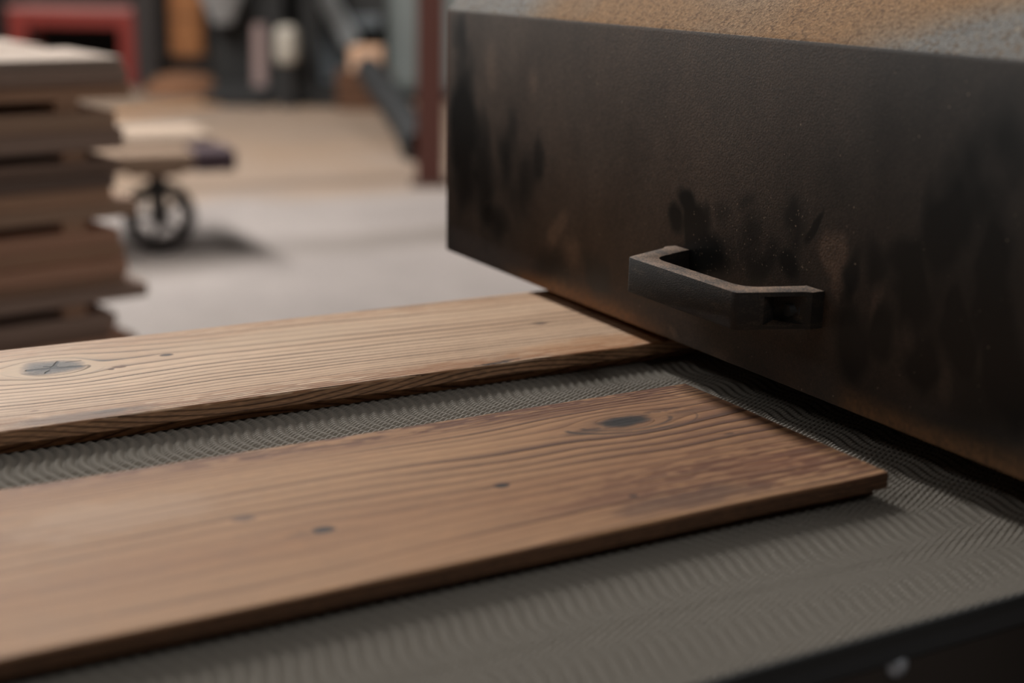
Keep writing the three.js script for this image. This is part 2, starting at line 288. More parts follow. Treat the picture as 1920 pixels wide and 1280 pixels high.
// dust, wipes and hand marks on the hood: [pixel x, y, half sizes in mm along the hood and up, turn, amount, softness]
const FACE = HOOD_BEND - HOOD_B, ARC = FACE + 0.13, TW = 2048, THh = 768;
const wipes = [
  [868, 250, 26, 90, 0, -0.75, 0.5], [905, 330, 22, 70, 0.1, -0.5, 0.5], [950, 300, 24, 56, -0.15, -0.5, 0.7], [985, 340, 26, 42, -0.35, -0.45, 0.7], [1010, 300, 9, 22, -0.2, -0.35, 0.6], [930, 420, 34, 22, 0.2, -0.55, 0.5], [862, 60, 16, 24, 0, -0.45, 0.6],
  [1040, 500, 34, 20, 0.3, -0.35, 0.6], [1120, 520, 18, 26, 0.5, -0.45, 0.5],
  [1296, 372, 12, 9, 0, -0.8, 0.4], [1272, 410, 12, 13, 0.2, -0.75, 0.4], [1312, 415, 15, 18, 0.1, -1.0, 0.35], [1306, 455, 12, 14, 0, -1.0, 0.4], [1330, 470, 26, 14, 0, -0.8, 0.5], [1350, 400, 9, 11, 0.2, -0.3, 0.6], [1395, 378, 12, 8, 0.5, -0.3, 0.7],
  [1410, 440, 14, 18, 0, -0.35, 0.7], [1450, 470, 12, 13, 0.2, -0.35, 0.6], [1480, 405, 12, 13, 0.2, -0.35, 0.5], [1500, 450, 12, 18, 0, -0.35, 0.7], [1430, 500, 18, 12, 0, -0.5, 0.5], [1530, 430, 4, 14, -0.25, -0.6, 0.3], [1480, 500, 12, 12, 0, -0.6, 0.4],
  [1595, 520, 6, 24, -0.25, -0.5, 0.5], [1640, 500, 12, 22, 0.35, -0.4, 0.6], [1690, 490, 16, 13, 0.3, -0.45, 0.5], [1700, 560, 15, 26, 0.3, -0.6, 0.4], [1590, 640, 22, 26, 0.2, -0.7, 0.5], [1650, 620, 12, 20, 0, -0.5, 0.4], [1760, 480, 20, 40, 0, -0.4, 0.6], [1790, 620, 12, 26, 0.5, -0.55, 0.35], [1850, 560, 14, 40, 0.1, -0.5, 0.5], [1880, 700, 16, 30, 0.3, -0.5, 0.4], [1720, 680, 16, 20, -0.3, -0.5, 0.4], [1820, 380, 30, 40, 0, -0.3, 0.8], [1880, 250, 30, 40, 0, -0.3, 0.8],
  // pale smears and settled dust
  [918, 110, 15, 26, 0.1, 0.3, 0.7], [1005, 160, 12, 26, 0.1, 0.3, 0.7], [1045, 420, 12, 24, -0.55, 0.45, 0.45], [1075, 470, 16, 18, -0.3, 0.3, 0.6], [1562, 470, 11, 17, 0.25, 0.42, 0.18], [1575, 540, 9, 14, 0.1, 0.3, 0.5], [1640, 560, 5, 16, -0.4, 0.25, 0.4], [1700, 620, 6, 16, 0.5, 0.22, 0.4], [1760, 700, 7, 18, 0.4, 0.25, 0.4], [1840, 660, 6, 16, -0.3, 0.22, 0.4], [1270, 625, 9, 6, -0.3, 0.4, 0.5], [1340, 660, 14, 5, 0, 0.3, 0.6],
].map(([px, py, a, b, t, k, s]) => { const p = onX(px, py, HX); return [p.z, p.y - HOOD_B, a / 1000, b / 1000, Math.cos(t), Math.sin(t), k, s]; });
const specks = (() => { const r = rng(77), a = []; for (let k = 0; k < 260; k++) a.push([mix(HOOD_Z0, -0.45, r()), FACE * r(), 0.0002 + 0.0004 * r() * r()]); for (let k = 0; k < 160; k++) { const p = onX(1300 + 220 * r(), 380 + 130 * r(), HX); a.push([p.z, p.y - HOOD_B, 0.0002 + 0.0003 * r()]); } return a; })();
const speckGrid = new Map(); for (const s of specks) { const k = Math.floor(s[0] * 200) * 4096 + Math.floor(s[1] * 200); if (!speckGrid.has(k)) speckGrid.set(k, []); speckGrid.get(k).push(s); }
const hoodMaps = wrapAll(maps(TW, THh, (i, j) => {
  const z = HOOD_Z0 + (HOOD_Z1 - HOOD_Z0) * i / TW, s = ARC * j / THh;      // s runs up the front from the bottom edge, then up the slope
  const grain = noise(z * 1500, s * 1500, 5), g2 = fbm(z * 420, s * 420, 3, 6), cloud = fbm(z * 9, s * 9, 4, 7);
  if (s > FACE) {                                                             // slope: tan settled sawdust, patchy grey towards both ends
    const q = s - FACE;
    const greyEnds = clamp(sstep(-0.99, -1.12, z) + sstep(-0.66, -0.54, z + (q - 0.02) * -2.2) + (cloud - 0.5) * 1.6);
    let c = mix3([170, 132, 94], [148, 146, 142], clamp(greyEnds));
    const pit = fbm(z * 430, s * 520, 3, 8);
    c = mix3(c, [104, 78, 56], sstep(0.54, 0.78, pit) * 0.6);
    c = mix3(c, [206, 172, 132], sstep(0.6, 0.85, fbm(z * 520, s * 520, 2, 12)) * 0.3);
    return [...c.map((v) => v * (0.8 + 0.4 * grain)), 0.35 + 0.4 * (1 - pit) + 0.25 * grain, 0.8];
  }
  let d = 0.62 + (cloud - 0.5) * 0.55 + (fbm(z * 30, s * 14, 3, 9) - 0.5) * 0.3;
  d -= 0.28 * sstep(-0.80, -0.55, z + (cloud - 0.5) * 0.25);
  const wn = (fbm(z * 46, s * 30, 3, 13) - 0.5) * 0.8, wz = z + (fbm(z * 22, s * 22, 3, 17) - 0.5) * 0.022 + (noise(z * 120, s * 60, 18) - 0.5) * 0.004, ws = s + (fbm(z * 20, s * 20, 2, 19) - 0.5) * 0.02;
  for (const w of wipes) {
    const dz = wz - w[0], ds = ws - w[1]; if (Math.abs(dz) > 0.16 || Math.abs(ds) > 0.16) continue;
    const a = (dz * w[4] + ds * w[5]) / w[2], b = (-dz * w[5] + ds * w[4]) / w[3];
    const r = Math.hypot(a, b) + wn; if (r > 1.2) continue;
    d += w[6] * sstep(1.15, 0.75 - w[7] * 1.1, r);
  }
  // dust along the bottom fold, plus warm plank bounce painted into the colour
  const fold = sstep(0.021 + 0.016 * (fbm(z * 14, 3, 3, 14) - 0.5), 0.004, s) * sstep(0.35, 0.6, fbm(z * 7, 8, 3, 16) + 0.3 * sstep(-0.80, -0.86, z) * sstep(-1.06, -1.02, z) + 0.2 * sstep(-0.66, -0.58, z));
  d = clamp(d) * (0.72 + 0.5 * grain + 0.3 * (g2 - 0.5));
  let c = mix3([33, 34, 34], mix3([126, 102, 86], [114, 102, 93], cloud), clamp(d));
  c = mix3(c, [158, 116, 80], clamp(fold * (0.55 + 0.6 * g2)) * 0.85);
  const sg = speckGrid.get(Math.floor(z * 200) * 4096 + Math.floor(s * 200)); if (sg) for (const sp of sg) if (Math.hypot(z - sp[0], s - sp[1]) < sp[2]) c = [168, 150, 130];
  return [...c, 0.5 + 0.3 * (grain - 0.5) * d, mix(0.46, 0.85, clamp(d))];
}), THREE.ClampToEdgeWrapping, THREE.ClampToEdgeWrapping);
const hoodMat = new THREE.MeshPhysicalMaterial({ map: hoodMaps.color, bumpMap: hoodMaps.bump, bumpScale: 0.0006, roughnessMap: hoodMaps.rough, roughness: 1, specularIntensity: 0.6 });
const blackSteel = std([30, 31, 31], 0.6), blackMatt = std([16, 16, 16], 0.85);
{
  // outer profile from the bottom flange up the front, round the bend, up the slope, over the top and down the back
  const out = [], T = 0.003, C = Math.PI / 4;
  const add = (x, y, s) => out.push([x, y, Math.min(0.999, s / ARC)]);
  add(0.045, 0.0015, 0); add(0.004, 0, 0.0);
  for (let k = 0; k <= 5; k++) { const a = Math.PI / 2 * (k / 5); add(0.003 - 0.003 * Math.sin(a), 0.003 - 0.003 * Math.cos(a), 0.001 + 0.003 * k / 5); }
  const rb = 0.006, tl = rb * Math.tan(C / 2);
  for (let k = 0; k <= 8; k++) { const a = C * k / 8; add(rb - rb * Math.cos(a), FACE - tl + rb * Math.sin(a), FACE - tl + 2 * tl * k / 8); }
  add(0.13 * Math.SQRT1_2, FACE + 0.13 * Math.SQRT1_2, ARC); add(0.30, FACE + 0.30, ARC); add(0.75, FACE + 0.30, ARC); add(1.02, FACE, ARC); add(1.02, 0, ARC);
  const inn = [[1.017, 0], [1.017, FACE - 0.001], [0.749, FACE + 0.297], [0.301, FACE + 0.297], [T + 0.001, FACE - 0.001], [T, 0.006], [0.045, 0.0045]].map(([x, y]) => [x, y, 0.001]);
  const prof = [...out, ...inn].map(([x, y, v]) => [x, y, v]);
  prof[out.length - 1][3] = 0.999; for (let k = 0; k < inn.length; k++) prof[out.length + k][3] = 0.001;
  const zs = []; for (let k = 0; k <= 12; k++) zs.push(mix(HOOD_Z1, HOOD_Z0, k / 12));
  const g = sweep(prof, zs, (z, a, u) => V(a, HOOD_B + u, z + 0.745), (z) => (z - HOOD_Z0) / (HOOD_Z1 - HOOD_Z0), 0.6);
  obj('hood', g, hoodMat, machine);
  const es = new THREE.Shape(); es.moveTo(0.002, 0.002); es.lineTo(0.002, FACE - 0.001); es.lineTo(0.301, FACE + 0.298); es.lineTo(0.75, FACE + 0.298); es.lineTo(1.018, FACE - 0.001); es.lineTo(1.018, 0.002); es.closePath();
  for (const z of [HOOD_Z0 + 0.001, HOOD_Z1 - 0.004]) obj('hood_end_panel', new THREE.ExtrudeGeometry(es, { depth: 0.003, bevelEnabled: false }).translate(0, HOOD_B, z + 0.745), blackSteel, machine).userData.label = 'black end sheet closing the hood';
}
{ // bridge handle
  const s = new THREE.Shape(), ZC = -0.7465, hb = 0.0605, hw = 0.0805, so = 0.0555, bt = 0.0155;
  // drawn as (z, x): z along the hood, x out from it (0 at the hood face, negative towards the planks)
  s.moveTo(-hb + 0.004, -so); s.lineTo(hb - 0.004, -so); s.quadraticCurveTo(hb, -so, hb + 0.0015, -so + 0.004);
  s.lineTo(hw - 0.004, -0.014); s.lineTo(hw, -0.010); s.lineTo(hw, 0); s.lineTo(hw - 0.017, 0); s.lineTo(hw - 0.0185, -0.006);
  s.lineTo(hb - 0.007, -so + bt + 0.010); s.quadraticCurveTo(hb - 0.011, -so + bt, hb - 0.024, -so + bt);
  s.lineTo(-hb + 0.024, -so + bt); s.quadraticCurveTo(-hb + 0.011, -so + bt, -hb + 0.007, -so + bt + 0.010);
  s.lineTo(-hw + 0.0185, -0.006); s.lineTo(-hw + 0.017, 0); s.lineTo(-hw, 0); s.lineTo(-hw, -0.010); s.lineTo(-hw + 0.004, -0.014);
  s.lineTo(-hb - 0.0015, -so + 0.004); s.quadraticCurveTo(-hb, -so, -hb + 0.004, -so);
  const HH = 0.0248, bev = 0.001;
  const g = new THREE.ExtrudeGeometry(s, { depth: HH - 2 * bev, bevelEnabled: true, bevelThickness: bev, bevelSize: bev, bevelOffset: -bev, bevelSegments: 2, curveSegments: 8 });
  // shape (z, x, depth) -> machine axes (x, y, z)
  g.applyMatrix4(new THREE.Matrix4().set(0, 1, 0, 0, 0, 0, 1, 0, 1, 0, 0, 0, 0, 0, 0, 1));
  g.translate(0, 0.9302 + bev, ZC + 0.745);
  g.index || 0;
  const ev = new Evaluator(); ev.attributes = ['position', 'normal']; ev.useGroups = false;
  let b = new Brush(BGU.toCreasedNormals(g, 0.5)); b.updateMatrixWorld();
  for (const k of [-1, 1]) {
    // pocket sunk into the outer side of each foot, parallel to its flare
    const p = new Brush(new THREE.BoxGeometry(0.033, HH - 0.0062, 0.024)); p.rotation.y = k * Math.atan2(hw - hb, so - 0.018) * 1.0;
    p.position.set(-0.0315, 0.9302 + HH / 2, ZC + 0.745 + k * (hb + 0.0135 + 0.0035)); p.updateMatrixWorld();
    b = ev.evaluate(b, p, SUBTRACTION); b.updateMatrixWorld();
  }
  const hg = b.geometry; hg.setAttribute('uv', new THREE.Float32BufferAttribute(new Float32Array(hg.attributes.position.count * 2), 2));
  { const p = hg.attributes.position, n = hg.attributes.normal, uv = hg.attributes.uv; for (let i = 0; i < p.count; i++) n.getY(i) > 0.6 ? uv.setXY(i, p.getZ(i) * 4, 0.53 + (p.getX(i) + 0.06) * 7) : uv.setXY(i, p.getZ(i) * 4 + p.getX(i) * 4, 0.03 + (p.getY(i) - 0.93) * 16); }
  const hm = wrapAll(maps(1024, 512, (i, j) => {
    const a = fbm(i / 3.4, j / 2.4, 3, 3), w = fbm(i / 60, j / 40, 3, 5), speck = noise(i / 2.1, j / 1.5, 8);
    if (j > 256) { const d = sstep(0.3, 0.75, a * 0.65 + w * 0.45); return [...mix3([52, 46, 42], [150, 120, 96], d * 0.8).map((v) => v * (0.8 + 0.4 * speck)), a, 0.85]; }   // sawdust lying on the upper side
    const d = sstep(0.5, 0.95, a * 0.6 + w * 0.5); return [...mix3([40, 39, 38], [92, 80, 68], d).map((v) => v * (0.85 + 0.3 * speck)), a, 0.72];
  }), THREE.RepeatWrapping, THREE.ClampToEdgeWrapping);
  const h = obj('handle', hg, new THREE.MeshStandardMaterial({ map: hm.color, bumpMap: hm.bump, bumpScale: 0.00016, roughness: 0.72 }), machine);
  h.userData.label = 'black plastic bridge handle dusted with brown';
  for (const k of [-1, 1]) {
    const y = 0.9302 + HH / 2 - 0.001, z = ZC + 0.745 + k * (hb + 0.0035);
    const bo = obj('bolt', [new THREE.CylinderGeometry(0.0042, 0.0042, 0.006, 6).rotateZ(Math.PI / 2).translate(-0.0175, y, z + k * 0.005), new THREE.CylinderGeometry(0.0058, 0.0058, 0.0012, 20).rotateZ(Math.PI / 2).translate(-0.0142, y, z + k * 0.005)], std([120, 124, 128], 0.35, { metalness: 0.8 }), h);
    bo.userData.label = 'steel hexagon bolt in the handle foot';
  }
}
// conveyor
const BZ0 = -1.062, BZ1 = -0.4341, BX0 = -0.62, BX1 = 1.5, RIB = 0.0033;
{
  const beltMat = std([150, 144, 135], 0.85);
  const belt = obj('feed_belt', box(BX1 - BX0, 0.0034, BZ1 - BZ0, ...toMachine((BX0 + BX1) / 2, BELT - RIB - 0.0017, (BZ0 + BZ1) / 2), 0.0006), std([58, 55, 52], 0.85), machine);
  belt.userData.label = 'grey rubber feed belt with a raised net pattern';
  // one patch of the raised net: knots 7.45 mm apart along the belt, rows 3.5 mm apart, the rows swinging to and fro in 62 mm waves
  const A1 = 0.00745, WAVE = 0.0625, NW = 18, RW = WAVE / NW, NU = 4, SU = 9, SW = 6, pos = [], idx = [], uv = [];
  const sway = (z) => -0.36 * WAVE / (2 * Math.PI) * Math.sin(2 * Math.PI * (z + 0.527) / WAVE);
  const hgt = (u, w) => { const q = 0.5 * (Math.cos(2 * Math.PI * u) + Math.cos(2 * Math.PI * w) * 0.9); return RIB * (0.02 + 0.98 * (0.62 * sstep(-0.56, 0.04, q) + 0.38 * sstep(-0.05, 0.85, q))); };
  const nu = NU * SU, nw = NW * SW, ZS = BZ1 - 0.003 - WAVE;
  for (let a = 0; a <= nu; a++) for (let b = 0; b <= nw; b++) { const u = a / SU, w = b / SW; pos.push(u * A1 + sway(ZS + w * RW), hgt(u, w), w * RW); uv.push(u, w); if (a < nu && b < nw) { const o = a * (nw + 1) + b; idx.push(o, o + 1, o + nw + 2, o, o + nw + 2, o + nw + 1); } }
  const g = new THREE.BufferGeometry(); g.setAttribute('position', new THREE.Float32BufferAttribute(pos, 3)); g.setAttribute('uv', new THREE.Float32BufferAttribute(uv, 2)); g.setIndex(idx); g.computeVertexNormals();
  const sx = NU * A1, spots = [];
  for (let b = 0; b < 10; b++) for (let x = -0.58; x < 1.0; x += sx) spots.push([x, ZS - b * WAVE]);
  const im = new THREE.InstancedMesh(g, beltMat, spots.length), M = new THREE.Matrix4();
  spots.forEach(([x, z], c) => im.setMatrixAt(c, M.makeTranslation(...toMachine(x, BELT - RIB, z))));
  im.name = 'raised_net'; im.userData.kind = 'stuff'; im.castShadow = im.receiveShadow = true; belt.add(im);
  obj('belt_edge', [box(BX1 - BX0, 0.0062, 0.003, ...toMachine((BX0 + BX1) / 2, BELT - 0.0034, BZ1 - 0.0014), 0.0008)], std([40, 41, 41], 0.7), belt);
  obj('slider_bed', box(BX1 - BX0 - 0.1, 0.012, BZ1 - BZ0 - 0.006, ...toMachine((BX0 + BX1) / 2, BELT - 0.0132, (BZ0 + BZ1) / 2), 0.001), std([46, 48, 50], 0.5), machine);
  for (const [z, k] of [[BZ1 - 0.012, 1], [BZ0 + 0.012, -1]]) {
    obj('side_rail', box(BX1 - BX0 - 0.04, 0.11, 0.012, ...toMachine((BX0 + BX1) / 2, BELT - 0.076, z), 0.002), std([52, 44, 38], 0.8), machine).userData.label = 'dark brown painted side rail of the conveyor';
    for (let q = 0; q < 5; q++) obj('rail_bolt', [new THREE.SphereGeometry(0.0068, 20, 10, 0, Math.PI * 2, 0, Math.PI / 2).scale(1, 0.7, 1).rotateX(k * Math.PI / 2).translate(...toMachine(0.4649 + (q - 3) * 0.3, 0.8345, z + k * 0.0055))], std([190, 196, 204], 0.35, { metalness: 0.7 }), machine).userData.label = 'round-headed steel bolt in the side rail';
  }
  for (const x of [BX0 + 0.01, BX1 - 0.01]) obj('end_roller', new THREE.CylinderGeometry(0.022, 0.022, BZ1 - BZ0 - 0.02, 28).rotateX(Math.PI / 2).translate(...toMachine(x, BELT - 0.03, (BZ0 + BZ1) / 2)), std([70, 70, 70], 0.5), machine);
  for (const x of [-0.5, 1.42]) for (const z of [BZ1 - 0.03, BZ0 + 0.03]) obj('leg', box(0.05, BELT - 0.1, 0.05, ...toMachine(x, (BELT - 0.1) / 2, z), 0.004), blackSteel, machine);
  obj('base_cabinet', box(0.9, BELT - 0.16, 0.82, ...toMachine(HX + 0.5, (BELT - 0.16) / 2, -0.745), 0.01), blackSteel, machine);
  for (const z of [HOOD_Z0 + 0.03, HOOD_Z1 - 0.03]) for (const x of [HX + 0.55, HX + 0.95]) obj('hood_post', box(0.05, HOOD_B, 0.05, ...toMachine(x, HOOD_B / 2, z), 0.004), blackSteel, machine);
  // the dark brush roller and the rubber curtain that hang inside the hood
  obj('brush_roller', new THREE.CylinderGeometry(0.09, 0.09, 0.8, 40).rotateX(Math.PI / 2).translate(...toMachine(HX + 0.4, BELT + PLANK_T + 0.092, -0.745)), blackMatt, machine);
  obj('curtain', box(0.006, 0.08, 0.86, ...toMachine(HX + 0.11, BELT + PLANK_T + 0.0425, -0.745), 0.001), blackMatt, machine);
}

// ================================================================= timber stack
{
  const ang = -0.187, ax = V(Math.cos(ang), 0, Math.sin(ang)), nrm = V(-Math.sin(ang), 0, Math.cos(ang)); // along the boards; towards the camera
  const ref = atDepth(236, 300, 2.62);
  const faceAt = (px, py) => { const d = rayOf(px, py), t = ref.clone().sub(EYE).dot(nrm) / d.dot(nrm); return EYE.clone().addScaledVector(d, t); };
  const tones = [[204, 168, 142], [182, 154, 138], [212, 168, 138], [162, 134, 118], [216, 166, 138], [138, 116, 104]];
  const mats = tones.map((c, k) => {
    const m = wrapAll(maps(256, 64, (i, j) => { const a = fbm(i / 60, j / 2.2, 4, k * 9), b = noise(i / 9, j * 1.3, k); const q = 0.7 + 0.45 * a + 0.2 * (b - 0.5); return [c[0] * q, c[1] * q, c[2] * q, a, 0.85]; }), THREE.RepeatWrapping, THREE.RepeatWrapping);
    return new THREE.MeshStandardMaterial({ map: m.color, roughness: 0.88 });
  });
  const topMat = (() => { const m = wrapAll(maps(256, 128, (i, j) => { const a = fbm(i / 50, j / 5, 4, 77); return [...mix3([156, 137, 122], [184, 168, 155], a), a, 0.8]; }), THREE.RepeatWrapping, THREE.RepeatWrapping); return new THREE.MeshStandardMaterial({ map: m.color, roughness: 0.8 }); })();
  const r = rng(5);
  const rough = (len, h, w, seed) => {            // rough board, one end at the origin, running along -x, back along -z
    const g = new RoundedBoxGeometry(len, h, w, 3, 0.003), p = g.attributes.position;
    for (let i = 0; i < p.count; i++) { const x = p.getX(i), z = p.getZ(i); p.setXYZ(i, x + (noise(z * 9, seed) - 0.5) * 0.02 * (x > 0 ? 1 : 0), p.getY(i) , z + (noise(x * 3, seed + 5) - 0.5) * 0.006 * (z > 0 ? 1 : 0)); }
    g.computeVertexNormals(); return g.translate(-len / 2, h / 2, -w / 2);
  };
  const put = (o, at) => { o.position.copy(at); o.rotation.y = -ang; return o; };
  const L = 2.2;
  // rows [top pixel, bottom pixel (both along x = 110), end pixel x, tone]; gaps between them hold spacers
  const rows = [
    [128, 160, 238, 1], [161, 190, 244, 2], null,
    [213, 246, 214, 0], [247, 287, 232, 1], null,
    [306, 330, 226, 3], [331, 356, 214, 5], [357, 386, 220, 2], [387, 420, 262, 0], null,
    [441, 470, 226, 4], [471, 497, 236, 2], [498, 526, 234, 4], [527, 549, 236, 0], [550, 577, 272, 1], null,
    [601, 626, 226, 1], [627, 650, 206, 3],
  ];
  const yAt = (py) => faceAt(110, py).y;
  let below = 0;
  const endS = (px, py) => { const q = faceAt(px, py); return q.clone().sub(ref).dot(ax); };
  const ORD = ['first', 'second', 'third', 'fourth', 'fifth', 'sixth', 'seventh', 'eighth', 'ninth', 'tenth', 'eleventh', 'twelfth', 'thirteenth', 'fourteenth', 'fifteenth', 'sixteenth', 'seventeenth', 'eighteenth', 'nineteenth', 'twentieth'], nth = (k) => k < 20 ? ORD[k] : k < 29 ? 'twenty-' + ORD[k - 20] : 'lowest', GR = 'boards in the timber stack';
  const baseP = (s, y, back) => { const q = ref.clone().addScaledVector(ax, s).addScaledVector(nrm, -back); q.y = y; return q; };
  const addBoard = (s, y, h, back, w, mat, label, group = GR) => tag(put(obj('rough_board', rough(L, h, w, Math.floor(r() * 999)), mat), baseP(s, y, back)), label, 'board', group);
  const spacer = (s, y, h, k) => tag(put(obj('stack_spacer', box(0.045, h, 0.86, -0.0225, h / 2, -0.43, 0.003), mats[2]), baseP(s, y, 0.01)), `square wooden spacer stick under the ${nth(k)} layer of the timber stack`, 'spacer', 'spacers in the timber stack');
  const layers = [];
  for (let k = 0; k < rows.length; k++) {
    if (!rows[k]) continue;
    const [t, b, e, tone] = rows[k]; const next = rows[k + 1];
    layers.push({ y1: yAt(t), y0: next === undefined || next === null ? yAt(b) : yAt(next[0]), s: endS(e, (t + b) / 2), tone, gapBelow: next === null });
  }
  // continue the stack down to the floor
  let y = layers[layers.length - 1].y0, n = 0;
  while (y > 0.12) { const h = Math.min(0.027, y - 0.10); layers.push({ y1: y, y0: y - h, s: (r() - 0.6) * 0.05, tone: Math.floor(r() * 6), gapBelow: n % 5 === 4 && y > 0.2 }); y -= h; if (n % 5 === 4 && y > 0.2) y -= 0.022; n++; }
  layers.forEach((l, k) => {
    const h = l.y1 - l.y0 - 0.0005;
    for (let q = 0; q < 3; q++) addBoard(l.s + (q ? (r() - 0.5) * 0.06 : 0), l.y0, h, q * 0.295 + (q ? 0 : (r() - 0.5) * 0.022), 0.28, mats[(l.tone + q) % 6], `${['front', 'middle', 'rear'][q]} brown rough board of the ${nth(k)} layer under the timber stack's pale top boards`);
    if (l.gapBelow) { const nx = layers[k + 1]; for (const s of [-0.06, -0.72, -1.4, -2.0]) spacer(Math.min(l.s, nx.s) + s, nx.y1, l.y0 - nx.y1 - 0.0005, k); }
  });
  for (const s of [-0.2, -1.0, -1.9]) tag(put(obj('bearer', box(0.09, y, 0.9, 0, y / 2, -0.45, 0.004), mats[3]), baseP(s, 0, 0.0)), 'square timber bearer lying on the floor under the timber stack', 'bearer', 'bearers under the timber stack');
  // pale sawn boards lying on top
  const yt = layers[0].y1;
  [[0.0, 0.27, 0.0, 0.016], [-0.03, 0.25, 0.28, 0.020], [-0.10, 0.24, 0.54, 0.024]].forEach(([s, w, back, h], k) => addBoard(endS(236, 115) + s, yt, h, back, w, topMat, ['pale dusty board at the front edge on top of the timber stack', 'pale dusty board in the middle on top of the timber stack', 'thickest pale dusty board at the back on top of the timber stack'][k], 'pale boards on the timber stack'));
}

// ================================================================= timber cart with spoked wheel behind the stack
{
  const p = onLevel(303, 472, 0), d = depthOf(p), k = d / FPX, cart = thing('timber_cart', 'low wooden hand cart with dark spoked wheel behind the timber stack', 'cart', [p.x, 0, p.z], -0.12);
  const R = 0.142;
  const wheel = obj('wheel', new THREE.TorusGeometry(R - 0.022, 0.022, 12, 40).translate(0, R, 0), std([30, 30, 32], 0.8), cart);
  obj('rim', new THREE.TorusGeometry(R - 0.047, 0.008, 8, 36).translate(0, R, 0), std([90, 78, 66], 0.6), wheel);
  obj('hub', new THREE.CylinderGeometry(0.03, 0.03, 0.07, 20).rotateX(Math.PI / 2).translate(0, R, 0), std([40, 38, 36], 0.6), wheel);
  for (let q = 0; q < 5; q++) obj('spoke', box(0.02, R - 0.03, 0.014, 0, (R - 0.03) / 2, 0).rotateZ(q * Math.PI * 2 / 5 + 0.3).translate(0, R, 0), std([48, 44, 40], 0.6), wheel);
  for (const z of [-0.05, 0.05]) obj('fork', box(0.05, 0.2, 0.012, -0.005, 0.21, z).rotateZ(0.0), std([34, 32, 30], 0.6), cart);
  const deckY = 0.332;
  obj('deck_beam', box(1.0, 0.075, 0.14, -0.24, deckY + 0.0375, 0.06, 0.006), std([126, 104, 86], 0.85), cart).userData.label = 'pale wooden beam of the cart';
  obj('end_block', box(0.16, 0.085, 0.22, 0.20, deckY + 0.042, 0.04, 0.012), std([62, 46, 52], 0.8), cart).userData.label = 'dark purplish end block of the cart';
  obj('deck_board', [box(0.9, 0.03, 0.5, -0.22, deckY + 0.10, -0.3, 0.004)], std([140, 122, 106], 0.85), cart);
  obj('axle_block', box(0.2, 0.02, 0.16, -0.02, deckY - 0.008, 0.02, 0.004), std([96, 66, 44], 0.85), cart);
  const back = obj('wheel', new THREE.TorusGeometry(R - 0.017, 0.017, 12, 40).translate(-0.5, R, -0.42), std([30, 30, 32], 0.8), cart);
  obj('hub', new THREE.CylinderGeometry(0.03, 0.03, 0.07, 20).rotateX(Math.PI / 2).translate(-0.5, R, -0.42), std([40, 38, 36], 0.6), back);
  for (let q = 0; q < 5; q++) obj('spoke', box(0.02, R - 0.03, 0.014, 0, (R - 0.03) / 2, 0).rotateZ(q * Math.PI * 2 / 5).translate(-0.5, R, -0.42), std([48, 44, 40], 0.6), back);
  obj('fork', box(0.05, 0.2, 0.012, -0.5, 0.21, -0.37), std([34, 32, 30], 0.6), cart);
}

// ================================================================= steel post with hose, grey cabinet
const rust = std([78, 40, 30], 0.75);
{
  const p = onLevel(806, 346, 0), o = thing('steel_post', 'rust red steel post standing on the concrete floor beside the hood', 'post', [p.x, 0, p.z], -0.45);
  obj('flange', box(0.14, CEIL - 0.012, 0.012, 0, (CEIL + 0.012) / 2, 0.055), rust, o); obj('flange', box(0.14, CEIL - 0.012, 0.012, 0, (CEIL + 0.012) / 2, -0.055), rust, o); obj('web', box(0.01, CEIL - 0.012, 0.1, 0, (CEIL + 0.012) / 2, 0), rust, o); obj('base_plate', box(0.2, 0.012, 0.2, 0, 0.006, 0), std([60, 44, 38], 0.8), o);
}
{
  const f = onLevel(768, 188, 0), d = depthOf(f), k = d / FPX;
  const o = thing('grey_cabinet', 'grey green sheet metal cabinet behind the rust red post', 'cabinet', [f.x + 0.3, 0, f.z], -YAW);
  obj('body', box(0.9, 0.98, 0.5, 0.02, 0.57, 0, 0.01), std([92, 98, 96], 0.6), o); obj('plinth', box(0.86, 0.08, 0.46, 0.02, 0.04, 0, 0.004), blackMatt, o); obj('door', box(0.8, 0.84, 0.012, 0.02, 0.57, 0.255, 0.004), std([112, 118, 116], 0.55), o);
  const pts = [[690, 128, 10.2], [716, 168, 9.6], [744, 206, 9.0], [770, 246, 8.6], [784, 284, 8.35], [790, 310, 8.3]].map(([x, y, dd]) => atDepth(x, y, dd));
  const h = thing('suction_hose', 'thick dark flexible suction hose hanging down to the floor by the post', 'hose', [0, 0, 0]);
  const last = pts[pts.length - 1]; last.y = 0.095;
  obj('hose', tube(pts, 0.09, 60, 16), std([34, 35, 36], 0.7), h);
  const c = new THREE.CatmullRomCurve3(pts); for (let q = 1; q < 16; q++) { const t = c.getTangentAt(q / 16), r = new THREE.TorusGeometry(0.091, 0.006, 6, 20); r.applyQuaternion(new THREE.Quaternion().setFromUnitVectors(V(0, 0, 1), t)); const a = c.getPointAt(q / 16); obj('ring', r.translate(a.x, a.y, a.z), std([26, 26, 27], 0.7), h); }
}

